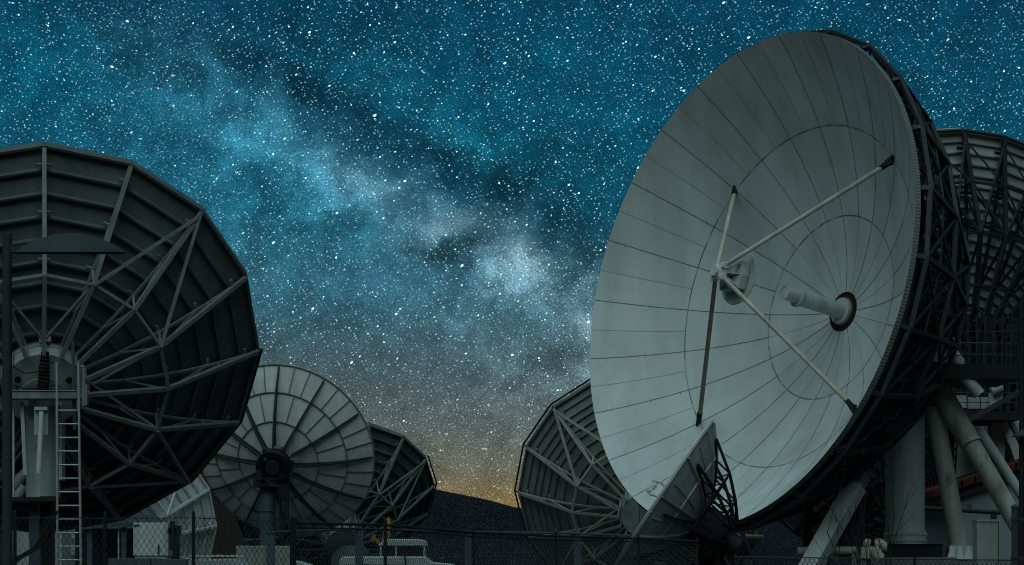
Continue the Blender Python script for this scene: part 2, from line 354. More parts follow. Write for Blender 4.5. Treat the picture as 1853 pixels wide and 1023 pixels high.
def truss_dish(label, px, py, Y, Rpx, n, d=.35, nseg=16, roll=0.0, purl=(.24, .36, .46, .55, .64, .73, .82, .91, 1.0), panel='panel', rib='truss',
               hubm='hub', kr=.56, koff=.19, hoff=.16, hub_r=.2, hub_len=.12, pat=2, bw=.022, mid=True, pipe=None, pipe_r=1.03, cross=False, purl_d=.03, fl=.02):
    Rd = Rpx/F*Y; fr = Frame(P(px, py, Y), n, Rd, d); S = fr.S
    base = Vector((fr.S(0, 0, -hub_len).x, fr.S(0, 0, -hub_len).y, 0))
    T = thing('dish_antenna', label, 'satellite dish', base, DG)
    ang = [roll+2*math.pi*k/nseg for k in range(nseg+1)]
    for k in range(nseg):
        a, b = ang[k], ang[k+1]; m = mb()
        rr = (hub_r*.8,)+tuple(purl)
        for r0, r1 in zip(rr[:-1], rr[1:]):
            q = [S(r0, a), S(r0, b), S(r1, b), S(r1, a)]; q2 = [S(r0, a, .012), S(r0, b, .012), S(r1, b, .012), S(r1, a, .012)]
            m.add(q+q2, [(0, 1, 2, 3), (7, 6, 5, 4)])
        for r1 in purl:
            p0, p1 = S(r1, a, -purl_d*.5), S(r1, b, -purl_d*.5)
            if r1 >= .999: m.bar(p0, p1, Rd*.012, Rd*.05, fr.n)
            else: m.bar(p0, p1, Rd*.008, Rd*purl_d, fr.n); m.bar(S(r1, a, -purl_d), S(r1, b, -purl_d), Rd*fl, Rd*.004, fr.n)
        m.build('panel', panel, T)
    w = bw*Rd
    for k in range(nseg):
        a = ang[k]; m = mb(); up = -fr.n
        rs_ = [hub_r, .36, .5, .65, .8, .93, 1.0]
        for r0, r1 in zip(rs_[:-1], rs_[1:]): m.bar(S(r0, a, -.045), S(r1, a, -.045), w*.6, w*.8, up)
        K = S(kr, a, -koff); H = S(hub_r, a, -hoff); RM = S(1.0, a, -.055)
        m.ell(RM, K, w, up); m.ell(K, H, w, up)
        m.bar(S(kr, a, -.04), S(kr, a, -koff), w*.6)
        mp = RM.lerp(K, .45); m.bar(mp, S(1-(1-kr)*.45, a, -.03), w*.5)
        m.bar(S(.75, a, -.04), K, w*.45); m.bar(S(.36, a, -.04), K, w*.45)
        m.bar(S(hub_r, a, -.04), H, w*.6)
        for rq in (.93, kr, .75):   # gusset cleats on the panel edge
            c = S(rq, a, -.03); t_ = (-math.sin(a)*fr.u+math.cos(a)*fr.v); m.bar(c-t_*w*1.6, c+t_*w*1.6, w*.7, w*.7, fr.n)
        m.build('rib', rib, T)
    for k in range(nseg):
        a, b = ang[k], ang[k+1]
        m = mb(); m.bar(S(kr, a, -koff+.01), S(kr, b, -koff+.01), w*.75); m.build('ring_brace', rib, T)
        if cross or k % 4 in (pat, (pat-1) % 4):
            m = mb()
            if cross:
                m.bar(S(.97, a, -.06), S(kr, b, -koff), w*.6); m.bar(S(kr, a, -koff), S(hub_r, b, -hoff), w*.6); m.bar(S(.8, b, -.05), S(kr, a, -koff), w*.5); qa = S(1, a, -.055).lerp(S(kr, a, -koff), .5); qb = S(1, b, -.055).lerp(S(kr, b, -koff), .5); m.bar(qa, qb, w*.55); m.bar(qa, S(.97, b, -.05), w*.45); m.bar(qb, S(kr, a, -koff), w*.5); m.bar(S(.4, a, -koff*.93), S(.4, b, -koff*.93), w*.6)
            else:
                c0, c1 = (a, b) if k % 4 == pat else (b, a)
                m.bar(S(.985, c0, -.06), S(kr, c1, -koff), w*.75)
            m.build('diagonal_brace', rib, T)
        elif not cross:
            m = mb(); c0, c1 = (a, b) if k % 2 else (b, a)
            m.bar(S(kr, c0, -koff+.015), S(hub_r*1.1, c1, -.06), w*.65); m.build('diagonal_brace', rib, T)
    if pipe:
        m = mb(); ks = range(pipe[0], pipe[1])
        for k in ks: m.tube(S(pipe_r, ang[k % nseg], -.03), S(pipe_r, ang[k % nseg]+2*math.pi/nseg, -.03), Rd*.008, Rd*.008, 6)
        for k in ks: m.tube(S(pipe_r, ang[k % nseg], -.03), S(.99, ang[k % nseg], -.04), Rd*.006, Rd*.006, 5)
        m.build('rim_pipe', 'dark', T)
    if hubm:
        m = mb(); vtx = fr.c-fr.n*(Rd*d); hr = hub_r*Rd*.92
        m.lathe(vtx+fr.n*Rd*.02, -fr.n, [(0, hr*1.04), (Rd*.05, hr*1.04), (Rd*.052, hr), (Rd*(hub_len+.01), hr), (Rd*(hub_len+.02), hr*.985)], 48)
        m.build('hub_drum', hubm, T, smooth=True)
    return T, fr

# --- big dish at the left edge, seen from behind
Y1 = 70; n1 = aim(78, 622, -1, 27.5)
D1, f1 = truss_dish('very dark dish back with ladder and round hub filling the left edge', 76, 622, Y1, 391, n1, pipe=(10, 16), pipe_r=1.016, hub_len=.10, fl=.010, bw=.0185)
m = mb(); hc = f1.c-f1.n*(f1.R*(f1.d+.122)); u1, v1 = f1.u, f1.v
hub_face = mb()
for sx_ in (-1, 1):
    c = hc+u1*(.62*sx_)+v1*.34; hub_face.lathe(c+f1.n*.02, -f1.n, [(0, .085), (.03, .085)], 20)
hub_face.build('port_hole', 'black', D1)
m = mb()
for sx_ in (-1, 1): m.box(hc+u1*(.26*sx_)-v1*.1, (.20, .05, .46), Matrix((u1, f1.n, v1)).transposed())
m.build('hatch', 'truss', D1)
m = mb(); m.lathe(hc-v1*.25+f1.n*.01, -f1.n, [(0, .66), (.03, .66), (.03, .63), (.005, .63)], 40, caps=False); m.build('hatch_rim', 'hub', D1)
def q1(px, py, dy=0): return P(px, py, Y1-2.6+dy)
m = mb(); m.box(q1(82, 614, .3), (.28, .12, .13)); m.bar(q1(82, 617, .3), q1(82, 640, .25), .06); m.build('bellows_bracket', 'whitebright', D1)
m = mb(); prf = []
for i in range(27): prf.append((i*.044, (.10+.055*min(1, i/10))*(1.0 if i % 2 else .80)))
m.lathe(q1(82, 636, -.1), q1(77, 722, -.1)-q1(82, 636, -.1), prf, 20); m.build('bellows', 'rubber', D1, smooth=True)
m = mb(); m.box(q1(84, 716, -.15), (1.86, .7, .20)); m.box(q1(84, 709, -.15), (1.86, .76, .03)); m.build('platform', 'truss', D1, bevel=.01)
m = mb(); m.bar(q1(132, 618, -.2), q1(135, 778, -.2), .075); m.bar(q1(128, 718, -.2), q1(142, 718, -.2), .06); m.build('guide_pole', 'blue', D1)
m = mb()
m.bar(q1(103, 655, -.7), q1(104, 1060, -.7), .10, .05); m.bar(q1(142, 655, -.7), q1(147, 1060, -.7), .10, .05)
for i in range(16): 
    y = 743+i*24.6; m.tube(q1(104, y, -.7), q1(143+i*.25, y, -.7), .021, .021, 6)
m.build('ladder', 'ladder', D1)
m = mb(); m.path([q1(146, 664, -.6), q1(151, 662, -.6), q1(151, 735, -.6)], .03); m.path([q1(151, 690, -.4), q1(151, 740, -.4)], .05); m.box(q1(154, 715, -.4), (.12, .3, .5)); m.build('ladder_rail', 'ladder', D1)
m = mb(); m.lathe(P(78, 736, Y1-1.9), (0, 0, -1), [(0, .42), (2.38, .42)], 32); m.box(P(78, 738, Y1-1.9), (.95, .95, .05)); m.build('pedestal', 'hub', D1, smooth=True)
m = mb(); m.box(P(110, 800, Y1-1.8), (.14, .5, 1.9)); m.build('pedestal_stiffener', 'hub', D1)
m = mb(); m.bar(q1(40, 728, -.1), q1(46, 860, -.1), .09); m.bar(q1(22, 740, 0), q1(22, 905, 0), .12); m.build('stay', 'hub', D1)
m = mb(); m.box(q1(75, 765, -.3), (.34, .12, .62)); m.box(q1(75, 740, -.4), (.32, .2, .09)); m.build('jack_bracket', 'hub', D1, bevel=.01)
m = mb(); m.tube(q1(75, 745, -.55), q1(70, 856, -.55), .062, .062, 14); m.build('jack_screw', 'whitebright', D1, smooth=True)
m = mb(); m.box(q1(62, 905, 0), (1.30, 1.6, .10)); m.box(q1(90, 903, -.4), (.4, .4, .12)); m.build('base_plate', 'black', D1)
m = mb(); m.bar(q1(62, 908, -.2), q1(62, 985, -.2), .24, .14); m.prism([q1(55, 960, -.25), q1(70, 960, -.25), q1(80, 1140, -.25), q1(45, 1140, -.25)], (0, .2, 0)); m.build('base_post', 'blue', D1)
m = mb(); m.bar(P(78, 906, Y1-1.9), P(78, 1160, Y1-1.9), .5, .5); m.build('base_column', 'black', D1)
m = mb()
for i in range(5):
    o = i*3; m.path([q1(104, 912+o*.3, -.7), q1(100+o*.4, 928, -.75), q1(86+o*.5, 938+o*.4, -.75), q1(78+o, 950, -.75), q1(72+o, 975, -.75), q1(62+o*.6, 990+o*.3, -.75), q1(40, 1003+o*.6, -.75), q1(22, 1012+o, -.75), q1(20, 1060, -.75)], .016, 5)
m.build('cable', 'rubber', D1)
m = mb(); m.path([q1(24, 664, -.2), q1(45, 676, -.3), q1(75, 672, -.3), q1(96, 655, -.2)], .016, 5); m.build('cable', 'rubber', D1)
m = mb(); m.path([q1(24, 697, -.2), q1(45, 704, -.3), q1(75, 702, -.3), q1(92, 688, -.2)], .016, 5)
m.build('cable', 'rubber', D1)
m = mb()
for a, b in (((24, 880), (50, 850)), ((26, 905), (45, 880))): m.tube(P(*a, Y1-.8), P(*b, Y1-.8), .15, .12, 10)
m.build('counterweight', 'hub', D1, smooth=True)

# --- pale dish back low at the left, partly under the big one
n5 = aim(211, 950, 2, 15)
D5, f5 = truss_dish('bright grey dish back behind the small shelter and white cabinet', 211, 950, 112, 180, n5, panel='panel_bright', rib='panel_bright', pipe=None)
m = mb(); m.lathe(Vector((f5.S(0, 0).x, f5.S(0, 0).y-.9, 0)), (0, 0, 1), [(0, .6), (f5.S(0, 0).z, .5)], 20); m.build('pedestal', 'black', D5)
# --- dish seen behind the pale round one
n3 = aim(604, 895, -12, 44)
D3, f3 = truss_dish('dark angular dish back peeping out behind the round panelled dish', 604, 898, 160, 183, n3, roll=R(11.25), panel='panel', rib='truss', koff=.22, hoff=.3, hub_len=.3, pipe=(13, 17), pat=1)
m = mb(); m.lathe(Vector((f3.S(0, 0).x+.8, f3.S(0, 0).y-1, 0)), (0, 0, 1), [(0, 1.4), (2.6, 1.2), (3.2, .7)], 24); m.build('pedestal', 'panel', D3, smooth=True)
# --- dish behind the main one, centre right
n6 = aim(1168, 887, 1, 22.8)
D6, f6 = truss_dish('grey ribbed dish back half hidden behind the largest white dish', 1168, 887, 126, 230, n6, panel='panel_mid', rib='truss2', pipe=(5, 10), purl=(.24, .36, .46, .56, .645, .72, .775, .83, .88, .94, 1.0), hub_len=.16, hoff=.2, koff=.2, purl_d=.018, fl=.008)
m = mb(); m.lathe(Vector((f6.S(0, 0).x, f6.S(0, 0).y-.6, 0)), (0, 0, 1), [(0, 1.2), (3.2, 1.0)], 24); m.box(f6.S(0, 0)+Vector((.3, -1.2, -.6)), (1.2, 1.0, 1.4)); m.build('pedestal', 'panel', D6, smooth=True)
# --- dish at the right edge behind the main one
n7 = aim(1682, 640, -24, 14)
D7, f7 = truss_dish('pale gridded dish back with black lattice at the right edge', 1682, 638, 132, 404, n7, d=.26, nseg=32, roll=0, panel='panel_grid', rib='black', koff=.2, hoff=.2, kr=.62, cross=True,
                    purl=tuple(.2+.8*i/18 for i in range(1, 19)), bw=.018, hubm='dark', hub_r=.14, hub_len=.2, purl_d=.014, fl=.005, pipe=(0, 32), pipe_r=1.004)

# --- round panelled dish (smooth sheet reflector, slim radial trusses)
Y2 = 150; n2 = aim(516, 817, 18, 21.5); R2 = 167/F*Y2
f2 = Frame(P(516, 817, Y2), n2, R2, .33); S2 = f2.S
D2 = thing('dish_antenna', 'round pale dish back of smooth panels on a dark blue mast', 'satellite dish', (S2(0, 0).x, S2(0, 0).y, 0), DG)
rings2 = (.10, .45, .74, 1.0)
def skin(m, fr, r0, r1, a, b, off, nr=4, na=4, flip=False):
    vs = []; fs = []
    for i in range(nr+1):
        for j in range(na+1): vs.append(fr.S(r0+(r1-r0)*i/nr, a+(b-a)*j/na, off))
    for i in range(nr):
        for j in range(na):
            q = (i*(na+1)+j, i*(na+1)+j+1, (i+1)*(na+1)+j+1, (i+1)*(na+1)+j); fs.append(q[::-1] if flip else q)
    m.add(vs, fs)
off2 = R(86)
for k in range(12):
    a, b = off2+R(30)*k, off2+R(30)*(k+1); m = mb()
    m.use('panel_light'); skin(m, f2, .1, 1, a, b, 0, 8, 6); skin(m, f2, .1, 1, a, b, .02, 8, 6, True); m.use('ridge')
    for rg in rings2[1:]:
        for j in range(6): m.bar(S2(rg, a+(b-a)*j/6, -.008), S2(rg, a+(b-a)*(j+1)/6, -.006), R2*.009, R2*.018, n2)
    for (r0, r1, fr_) in ((.45, .74, .5), (.74, 1.0, .333), (.74, 1.0, .667), (.45, .74, 0)):
        ph = a+(b-a)*fr_
        for j in range(3): m.bar(S2(r0+(r1-r0)*j/3, ph, -.006), S2(r0+(r1-r0)*(j+1)/3, ph, -.005), R2*.006, R2*.016, n2)
    m.build('panel', 'panel_light', D2, smooth=False)
    m = mb(); t_ = R2*.016
    rs_ = [.2, .4, .6, .8, .985]
    for j in range(4):
        m.bar(S2(rs_[j], a, -.022), S2(rs_[j+1], a, -.022), t_, t_*1.4, n2)
        o0, o1 = (.10, .085, .065, .045, .022)[j], (.10, .085, .065, .045, .022)[j+1]
        m.bar(S2(rs_[j], a, -o0), S2(rs_[j+1], a, -o1), t_, t_, n2)
        m.bar(S2(rs_[j+1], a, -.02), S2(rs_[j+1], a, -o1), t_*.8)
        m.bar(S2(rs_[j], a, -o0), S2(rs_[j+1], a, -.02), t_*.7)
    m.build('rib', 'dark', D2)
m = mb(); v2 = f2.c-n2*(R2*.33)
m.lathe(v2-n2*R2*.02, -n2, [(0, R2*.175), (R2*.02, R2*.185), (R2*.14, R2*.185), (R2*.14, R2*.14), (R2*.05, R2*.13)], 32, caps=False); m.build('hub_ring', 'black', D2, smooth=True)
m = mb()
for k in range(6):
    a = R(60)*k; m.bar(S2(.02, a, -.05), S2(.2, a, -.05), R2*.05, R2*.08, n2)
m.lathe(v2, -n2, [(0, R2*.10), (R2*.16, R2*.08)], 16); m.build('hub_spider', 'dark', D2)
m = mb(); bx = P(489, 873, Y2-1.4); m.box(bx, (1.75, .9, .55)); m.box(bx+Vector((-.55, -.3, .55)), (.3, .5, .9)); m.box(bx+Vector((.6, -.3, .55)), (.3, .5, .9)); m.lathe(bx+Vector((-.35, -.45, 0)), (0, -1, 0), [(0, .22), (.12, .22), (.12, .14), (0, .14)], 16)
m.build('elevation_mount', 'black', D2, bevel=.02)
m = mb(); pb = P(484, 880, Y2-1.0); m.lathe((pb.x, pb.y, pb.z+.6), (0, 0, -1), [(0, .42), (pb.z+.5, .42)], 24); m.lathe((pb.x, pb.y, P(484, 922, Y2-1).z), (0, 0, -1), [(0, .47), (.12, .47)], 24)
m.build('mast', 'blue', D2, smooth=True)
m = mb()
for (a, b) in (((504, 862), (508, 965)), ((518, 850), (516, 940)), ((508, 893), (514, 960)), ((521, 862), (521, 945)), ((500, 893), (521, 893))): m.tube(P(*a, Y2-1.8), P(*b, Y2-1.8), .055, .055, 6)
m.build('stay', 'black', D2)
m = mb()
for i in range(6):
    m.path([P(508+i*2, 955-i*4, Y2-1.9), P(504+i*1.5, 972+i, Y2-2), P(510+i*2, 986, Y2-2), P(520-i, 975, Y2-2), P(519-i, 958, Y2-2)], .04, 5)
m.build('cable', 'rubber', D2)
m = mb(); m.box((P(484, 990, Y2).x, Y2-1.2, P(484, 988, Y2-2.6).z/2), (2.9, 2.8, P(484, 988, Y2-2.6).z)); m.build('plinth', 'concrete', D2, bevel=.04)

# --- small dish in front of the main one
Y4 = 72; n4 = Vector((-.83, .062, .55)).normalized(); R4 = 164/F*Y4
f4 = Frame(P(1199, 902, Y4), n4, R4, .47); S4 = f4.S
D4 = thing('dish_antenna', 'smallest dish, seen edge on, with black lattice behind its bowl', 'satellite dish', (S4(0, 0).x, S4(0, 0).y, 0), DG)
for k in range(12):
    a, b = R(30)*k, R(30)*(k+1); m = mb()
    skin(m, f4, .05, 1, a, b, 0, 8, 5); skin(m, f4, .05, 1, a, b, .012, 8, 5, True)
    for j in range(5): m.bar(S4(1, a+(b-a)*j/5, 0), S4(1, a+(b-a)*(j+1)/5, 0), R4*.03, R4*.022, n4)
    for j in range(5):
        m.bar(S4(.70, a+(b-a)*j/5, -.006), S4(.70, a+(b-a)*(j+1)/5, -.006), R4*.012, R4*.02, n4)
    for j in range(3):
        m.bar(S4(.25+.25*j, a, -.01), S4(.5+.25*j, a, -.01), R4*.014, R4*.045, n4)
        ph = (a+b)/2+.06*(k % 2)
        if j: m.bar(S4(.22+.25*j, ph, -.006), S4(.45+.25*j, ph, -.006), R4*.010, R4*.022, n4)
    m.build('panel', 'panel_grid', D4)
m = mb()
for j in range(48): m.bar(S4(1.012, R(7.5)*j, .006), S4(1.012, R(7.5)*(j+1), .006), R4*.016, R4*.018, n4)
m.build('rim', 'panel_light', D4)
for k in range(8):
    a = R(45)*k+R(10); m = mb(); w = R4*.026
    pts = [S4(.30, a, -.02), S4(.5, a, -.015), S4(.68, a, -.015), S4(.84, a, -.015)]
    out = [S4(.22, a, -.40), S4(.42, a, -.30), S4(.64, a, -.19), S4(.88, a, -.03)]
    for q in (pts, out):
        for x, y in zip(q[:-1], q[1:]): m.bar(x, y, w)
    for x, y in zip(pts, out): m.bar(x, y, w*.8)
    for x, y in zip(pts[:-1], out[1:]): m.bar(x, y, w*.6)
    m.build('rib', 'black', D4)
    b = a+R(45); m = mb(); m.bar(S4(.22, a, -.40), S4(.42, b, -.30), w*.7); m.build('diagonal_brace', 'black', D4)
    m = mb(); m.bar(S4(.64, a, -.19), S4(.64, b, -.19), w*.7); m.build('ring_brace', 'black', D4)
    m = mb(); m.bar(S4(.42, a, -.30), S4(.42, b, -.30), w*.8); m.build('ring_brace', 'black', D4)
m = mb(); v4 = S4(0, 0); m.lathe(v4-n4*R4*.02, -n4, [(0, R4*.22), (R4*.30, R4*.22), (R4*.30, R4*.12), (R4*.5, R4*.12)], 20); m.build('hub', 'black', D4)
m = mb(); hp = S4(0, 0, -.42); m.bar(hp+Vector((-.35, 0, .1)), (hp.x-.4, hp.y, 0), .18); m.bar(hp+Vector((.3, .1, .3)), (hp.x+1.5, hp.y+.2, 0), .10)
m.bar(P(1302, 928, Y4), P(1318, 962, Y4), .10); m.bar(P(1304, 930, Y4), P(1293, 935, Y4), .10); m.bar(P(1316, 958, Y4), P(1345, 1080, Y4), .10); m.bar(P(1200, 968, Y4), P(1330, 972, Y4), .18, .25); m.bar(P(1222, 972, Y4), P(1222, 1150, Y4), .25); m.bar(P(1290, 972, Y4), P(1290, 1150, Y4), .14)
m.box(P(1275, 1000, Y4+.4), (1.0, .6, .9)); m.build('stand', 'black', D4)
m = mb()
for i in range(5): m.path([P(1296+i, 944, Y4-.3), P(1299+i*2, 955+i, Y4-.3), P(1306+i, 962, Y4-.3), P(1314, 966+i*2, Y4-.3)], .018, 5)
m.build('cable', 'rubber', D4)
m = mb(); rp = S4(.93, R(86), 0)
m.path([P(1205, 884, Y4-.5), P(1197, 873, Y4-.5), P(1186, 871, Y4-.5)], .038, 8); m.path([P(1194, 899, Y4-.5), P(1175, 894, Y4-.5), P(1172, 886, Y4-.5)], .038, 8)
m.path([P(1175, 892, Y4-.5), P(1188, 876, Y4-.5)], .022, 6); m.prism([P(1178, 889, Y4-.5), P(1188, 885, Y4-.5), P(1189, 875, Y4-.5)], (0, .04, 0))
m.box(P(1184, 871, Y4-.5), (.10, .1, .07)); m.box(P(1173, 886, Y4-.5), (.10, .1, .10)); m.build('feed_bracket', 'whitebright', D4)

# --- the main dish
nm = dir_n(R(-123.43), R(11.09)); Rm = 9.186
fm = Frame(P(1340.7, 504.6, 100), nm, Rm, .5377); SM = fm.S
vm = SM(0, 0)
TM = thing('dish_antenna', 'largest dish, white face turned to us with four feed struts', 'satellite dish', (vm.x+1.5, vm.y+1, 0), DG)
PH0 = -.002; HOLE = .080
# Frame.u for this aim points to image left; measured angles run from it upwards
rs = random.Random(11)
for k in range(24):
    a, b = PH0+R(15)*k, PH0+R(15)*(k+1); m = mb()
    for (r0, r1, nr, pieces) in ((HOLE, .38, 5, 1), (.38, .70, 6, 1), (.70, 1.0, 6, 2)):
        for pc in range(pieces):
            m.use(rs.choice(('white1', 'white1', 'white2', 'white3')))
            aa, bb = a+(b-a)*pc/pieces, a+(b-a)*(pc+1)/pieces
            skin(m, fm, r0, r1, aa, bb, 0, nr, 4)
    m.use('panel'); skin(m, fm, HOLE, 1, a, b, -.012, 10, 6, True)
    def seam(r0, r1, ph, wd, n=8):
        for j in range(n):
            q0 = SM(r0+(r1-r0)*j/n, ph, .0012); q1_ = SM(r0+(r1-r0)*(j+1)/n, ph, .0012); tg = (-math.sin(ph)*fm.u+math.cos(ph)*fm.v)*wd/2
            m.add([q0-tg, q0+tg, q1_+tg, q1_-tg], [(0, 1, 2, 3)])
    m.use('seam'); seam(.38, 1.0, a, .026); seam(HOLE, .38, a, .026) if k % 2 == 0 else None
    m.use('seamfaint'); seam(.70, 1.0, (a+b)/2, .02)
    seam(HOLE, .38, a, .018) if k % 2 else None
    for rg, wd, mt in ((.70, .034, 'seam'), (.38, .040, 'seam')):
        m.use(mt); 
        for j in range(5):
            p0, p1 = a+(b-a)*j/5, a+(b-a)*(j+1)/5; h = wd/2/Rm
            m.use('seamfaint' if rs.random() < .35 else mt)
            m.add([SM(rg-h, p0, .0011), SM(rg-h, p1, .0011), SM(rg+h, p1, .0011), SM(rg+h, p0, .0011)], [(0, 1, 2, 3)])
    # bolt heads beside the seams
    m.use('seam')
    for rb in (.73, .83, .95):
        for sg in (-1, 1):
            if rs.random() < .8:
                c = SM(rb, a+sg*.010, .001); tg = (-math.sin(a)*fm.u+math.cos(a)*fm.v)*.022; rd = (math.cos(a)*fm.u+math.sin(a)*fm.v)*.022
                m.add([c-tg-rd, c+tg-rd, c+tg+rd, c-tg+rd], [(0, 1, 2, 3)])
    m.build('reflector_panel', 'white1', TM, smooth=True)
m = mb()
for j in range(1440):
    a, b = R(j/4), R(j/4+.25); m.use('edge' if j % 3 else 'panel_mid')
    m.add([SM(1, a, 0), SM(1, b, 0), SM(1.002, b, -.026), SM(1.002, a, -.026)], [(0, 1, 2, 3), (3, 2, 1, 0)])
m.build('rim_flange', 'edge', TM)
# back structure
for k in range(24):
    a, b = PH0+R(15)*k, PH0+R(15)*(k+1); w = .145; m = mb()
    A = SM(1.02, a, -.08); B = SM(.90, a, -.20); Cc = SM(.62, a, -.30); Dd = SM(.36, a, -.34); E_ = SM(.20, a, -.30)
    sf = [SM(r, a, -.03) for r in (.2, .36, .5, .62, .76, .9, 1.0)]
    for x, y in zip(sf[:-1], sf[1:]): m.bar(x, y, w, w, nm)
    for x, y in ((A, B), (B, Cc), (Cc, Dd), (Dd, E_), (sf[6], A)): m.bar(x, y, w*1.1, w*1.1, nm)
    for x, y in ((sf[5], B), (sf[3], Cc), (sf[1], Dd), (sf[4], B), (sf[4], Cc), (sf[2], Cc), (sf[2], Dd)): m.bar(x, y, w*.75)
    m.build('rib', 'dark', TM)
    A2 = SM(1.02, b, -.08); B2 = SM(.90, b, -.20); C2 = SM(.62, b, -.30); D2_ = SM(.36, b, -.34)
    m = mb(); m.bar(A, B2, w*.6); m.bar(B, A2, w*.5); m.bar(B, C2, w*.6); m.bar(Cc, B2, w*.6); m.bar(Cc, D2_, w*.6); m.bar(SM(.9, a, -.03), B2, w*.5); m.bar(SM(.76, b, -.03), B, w*.5); m.bar(SM(.62, a, -.03), C2, w*.5); q5 = A.lerp(B, .5); m.bar(q5, A2.lerp(B2, .5), w*.4); m.bar(q5, SM(.95, b, -.03), w*.4); m.bar(q5, SM(.93, a, -.03), w*.4); m.bar(B.lerp(Cc, .5), B2.lerp(C2, .5), w*.5)
    m.build('diagonal_brace', 'dark', TM)
for rg, of_, wd in ((1.02, -.08, .16), (.90, -.20, .15), (.62, -.30, .15), (.36, -.34, .15)):
    m = mb()
    for k in range(24): m.bar(SM(rg, PH0+R(15)*k, of_), SM(rg, PH0+R(15)*(k+1), of_), wd)
    m.build('ring_beam', 'dark', TM)
m = mb(); m.lathe(vm-nm*.5, -nm, [(0, 1.75), (2.2, 1.9), (3.2, 1.9), (3.2, 1.3), (4.0, 1.3)], 40); m.build('hub_drum', 'black', TM)
# feed horn
m = mb(); m.use('rubber'); m.lathe(vm-nm*.35, nm, [(0, .80), (.36, .80), (.40, .74), (.38, .5)], 32); m.use('rust'); m.lathe(vm+nm*.03, nm, [(0, .55), (.07, .55)], 32); m.build('feed_collar', 'rubber', TM, smooth=True)
m = mb(); L_ = 2.1; m.lathe(vm+nm*.1, nm, [(0, .50), (.10, .50), (.10, .30), (L_, .30), (L_, .38), (L_+.10, .38), (L_+.10, .25), (L_+.62, .23), (L_+.62, .27), (L_+.70, .27), (L_+.70, .24), (L_+.68, .24)], 32)
m.build('feed_horn', 'column', TM, smooth=True)
# subreflector and its struts
su = fm.u; sv = fm.v; sc_ = fm.c+nm*.12
m = mb(); m.lathe(sc_-nm*.10, nm, [(-.16, .06), (-.13, .45), (-.05, .80), (.03, .97), (.07, 1.0), (.10, .98), (.10, .60)], 48); m.build('subreflector', 'edge', TM, smooth=True)
m = mb(); hubp = fm.c+nm*1.02
rot = Matrix((su, sv, nm)).transposed()
m.prism([sc_+nm*.05+su*x+sv*y for x, y in ((-.55, -.50), (.55, -.50), (.66, 0), (.55, .50), (-.55, .50), (-.66, 0))], nm*.30)
for x, y in ((-.5, -.45), (.5, -.45), (.5, .45), (-.5, .45)): m.bar(sc_+nm*.3+su*x+sv*y, hubp-nm*.1, .12, .05)
for x, y in ((-.55, 0), (.55, 0), (0, .5), (0, -.5)): m.prism([sc_+nm*.35+su*x+sv*y, sc_+nm*.35, hubp-nm*.1], (su if abs(y) > .1 else sv)*.04)
m.build('subreflector_mount', 'edge', TM)
m = mb(); m.box(hubp, (.5, .5, .28), rot); m.lathe(hubp-nm*.25, nm, [(0, .22), (.5, .22)], 12)
for i in range(4): 
    a = R(45+90*i); m.box(hubp+(su*math.cos(a)+sv*math.sin(a))*.3, (.22, .22, .22), rot)
m.build('strut_hub', 'whitebright', TM, bevel=.02)
for i in range(4):
    a = PH0+R(45+90*i); ft = SM(.70, a, .004); top = hubp+(su*math.cos(a)+sv*math.sin(a))*.22
    dv = (top-ft).normalized(); m = mb(); m.tube(ft+dv*.45, top, .088, .082, 14); m.build('feed_strut', 'strutdark' if i == 3 else 'strut', TM, smooth=True)
    m = mb(); m.prism([ft+dv*.5+nm*.02, ft+sv*.18, ft-sv*.18], nm*.13); m.tube(ft+dv*.05, ft+dv*.5, .08, .10, 8); m.build('strut_foot', 'black', TM)

# pedestal of the main dish
YC = 104; cb_ = P(1637.5, 985, YC); ct = P(1637.5, 640, YC)
m = mb(); m.lathe((cb_.x, YC, cb_.z), (0, 0, 1), [(0, .74), (ct.z-cb_.z, .74)], 48, caps=True); m.build('column', 'column', TM, smooth=True)
m = mb(); m.lathe((cb_.x, YC, cb_.z), (0, 0, 1), [(0, .80), (.52, .80), (.52, .745)], 48)
for j in range(40):
    a = 2*math.pi*j/40; dx, dy = math.cos(a), math.sin(a)
    for z in (.13, .38): m.tube((cb_.x+.80*dx, YC+.80*dy, cb_.z+z), (cb_.x+.84*dx, YC+.84*dy, cb_.z+z), .035, .035, 6)
m.build('bolted_flange', 'column', TM)
m = mb(); m.box((cb_.x+.1, YC, cb_.z-.28), (2.3, 2.2, .5)); m.box((cb_.x+.1, YC, cb_.z-.02), (2.4, 2.3, .05)); m.build('base_frame', 'black', TM, bevel=.02)
m = mb(); m.box((cb_.x+.1, YC, (cb_.z-.5)/2), (3.2, 3.2, cb_.z-.5)); m.build('foundation', 'concrete', TM)
def PC(px, py, dy=0): return P(px, py, YC-.6+dy)
m = mb(); m.prism([PC(1664, 664), PC(1700, 664), PC(1712, 690), PC(1720, 730), PC(1706, 752), PC(1686, 756), PC(1680, 690), PC(1664, 690)], (0, .5, 0))
for (x, y) in ((1690, 700), (1697, 715), (1692, 730), (1700, 742), (1706, 700)): m.tube(PC(x, y, -.04), PC(x, y, .02), .05, .05, 6)
m.build('gusset', 'brace', TM)
m = mb(); m.tube(PC(1690, 735, .2), PC(1736, 988, .2), .345, .335, 24); m.build('leg', 'brace', TM, smooth=True)
m = mb(); m.tube(PC(1697, 700, -.1), PC(1755, 800, -.5), .41, .41, 24); m.tube(PC(1750, 791, -.5), PC(1905, 1060, -1), .345, .345, 24); m.tube(PC(1757, 803, -.51), PC(1755, 799, -.49), .44, .44, 24); m.build('leg', 'brace', TM, smooth=True)
m = mb(); m.tube(PC(1770, 775, .8), PC(1880, 945, .8), .19, .19, 16); m.build('brace', 'column', TM, smooth=True)
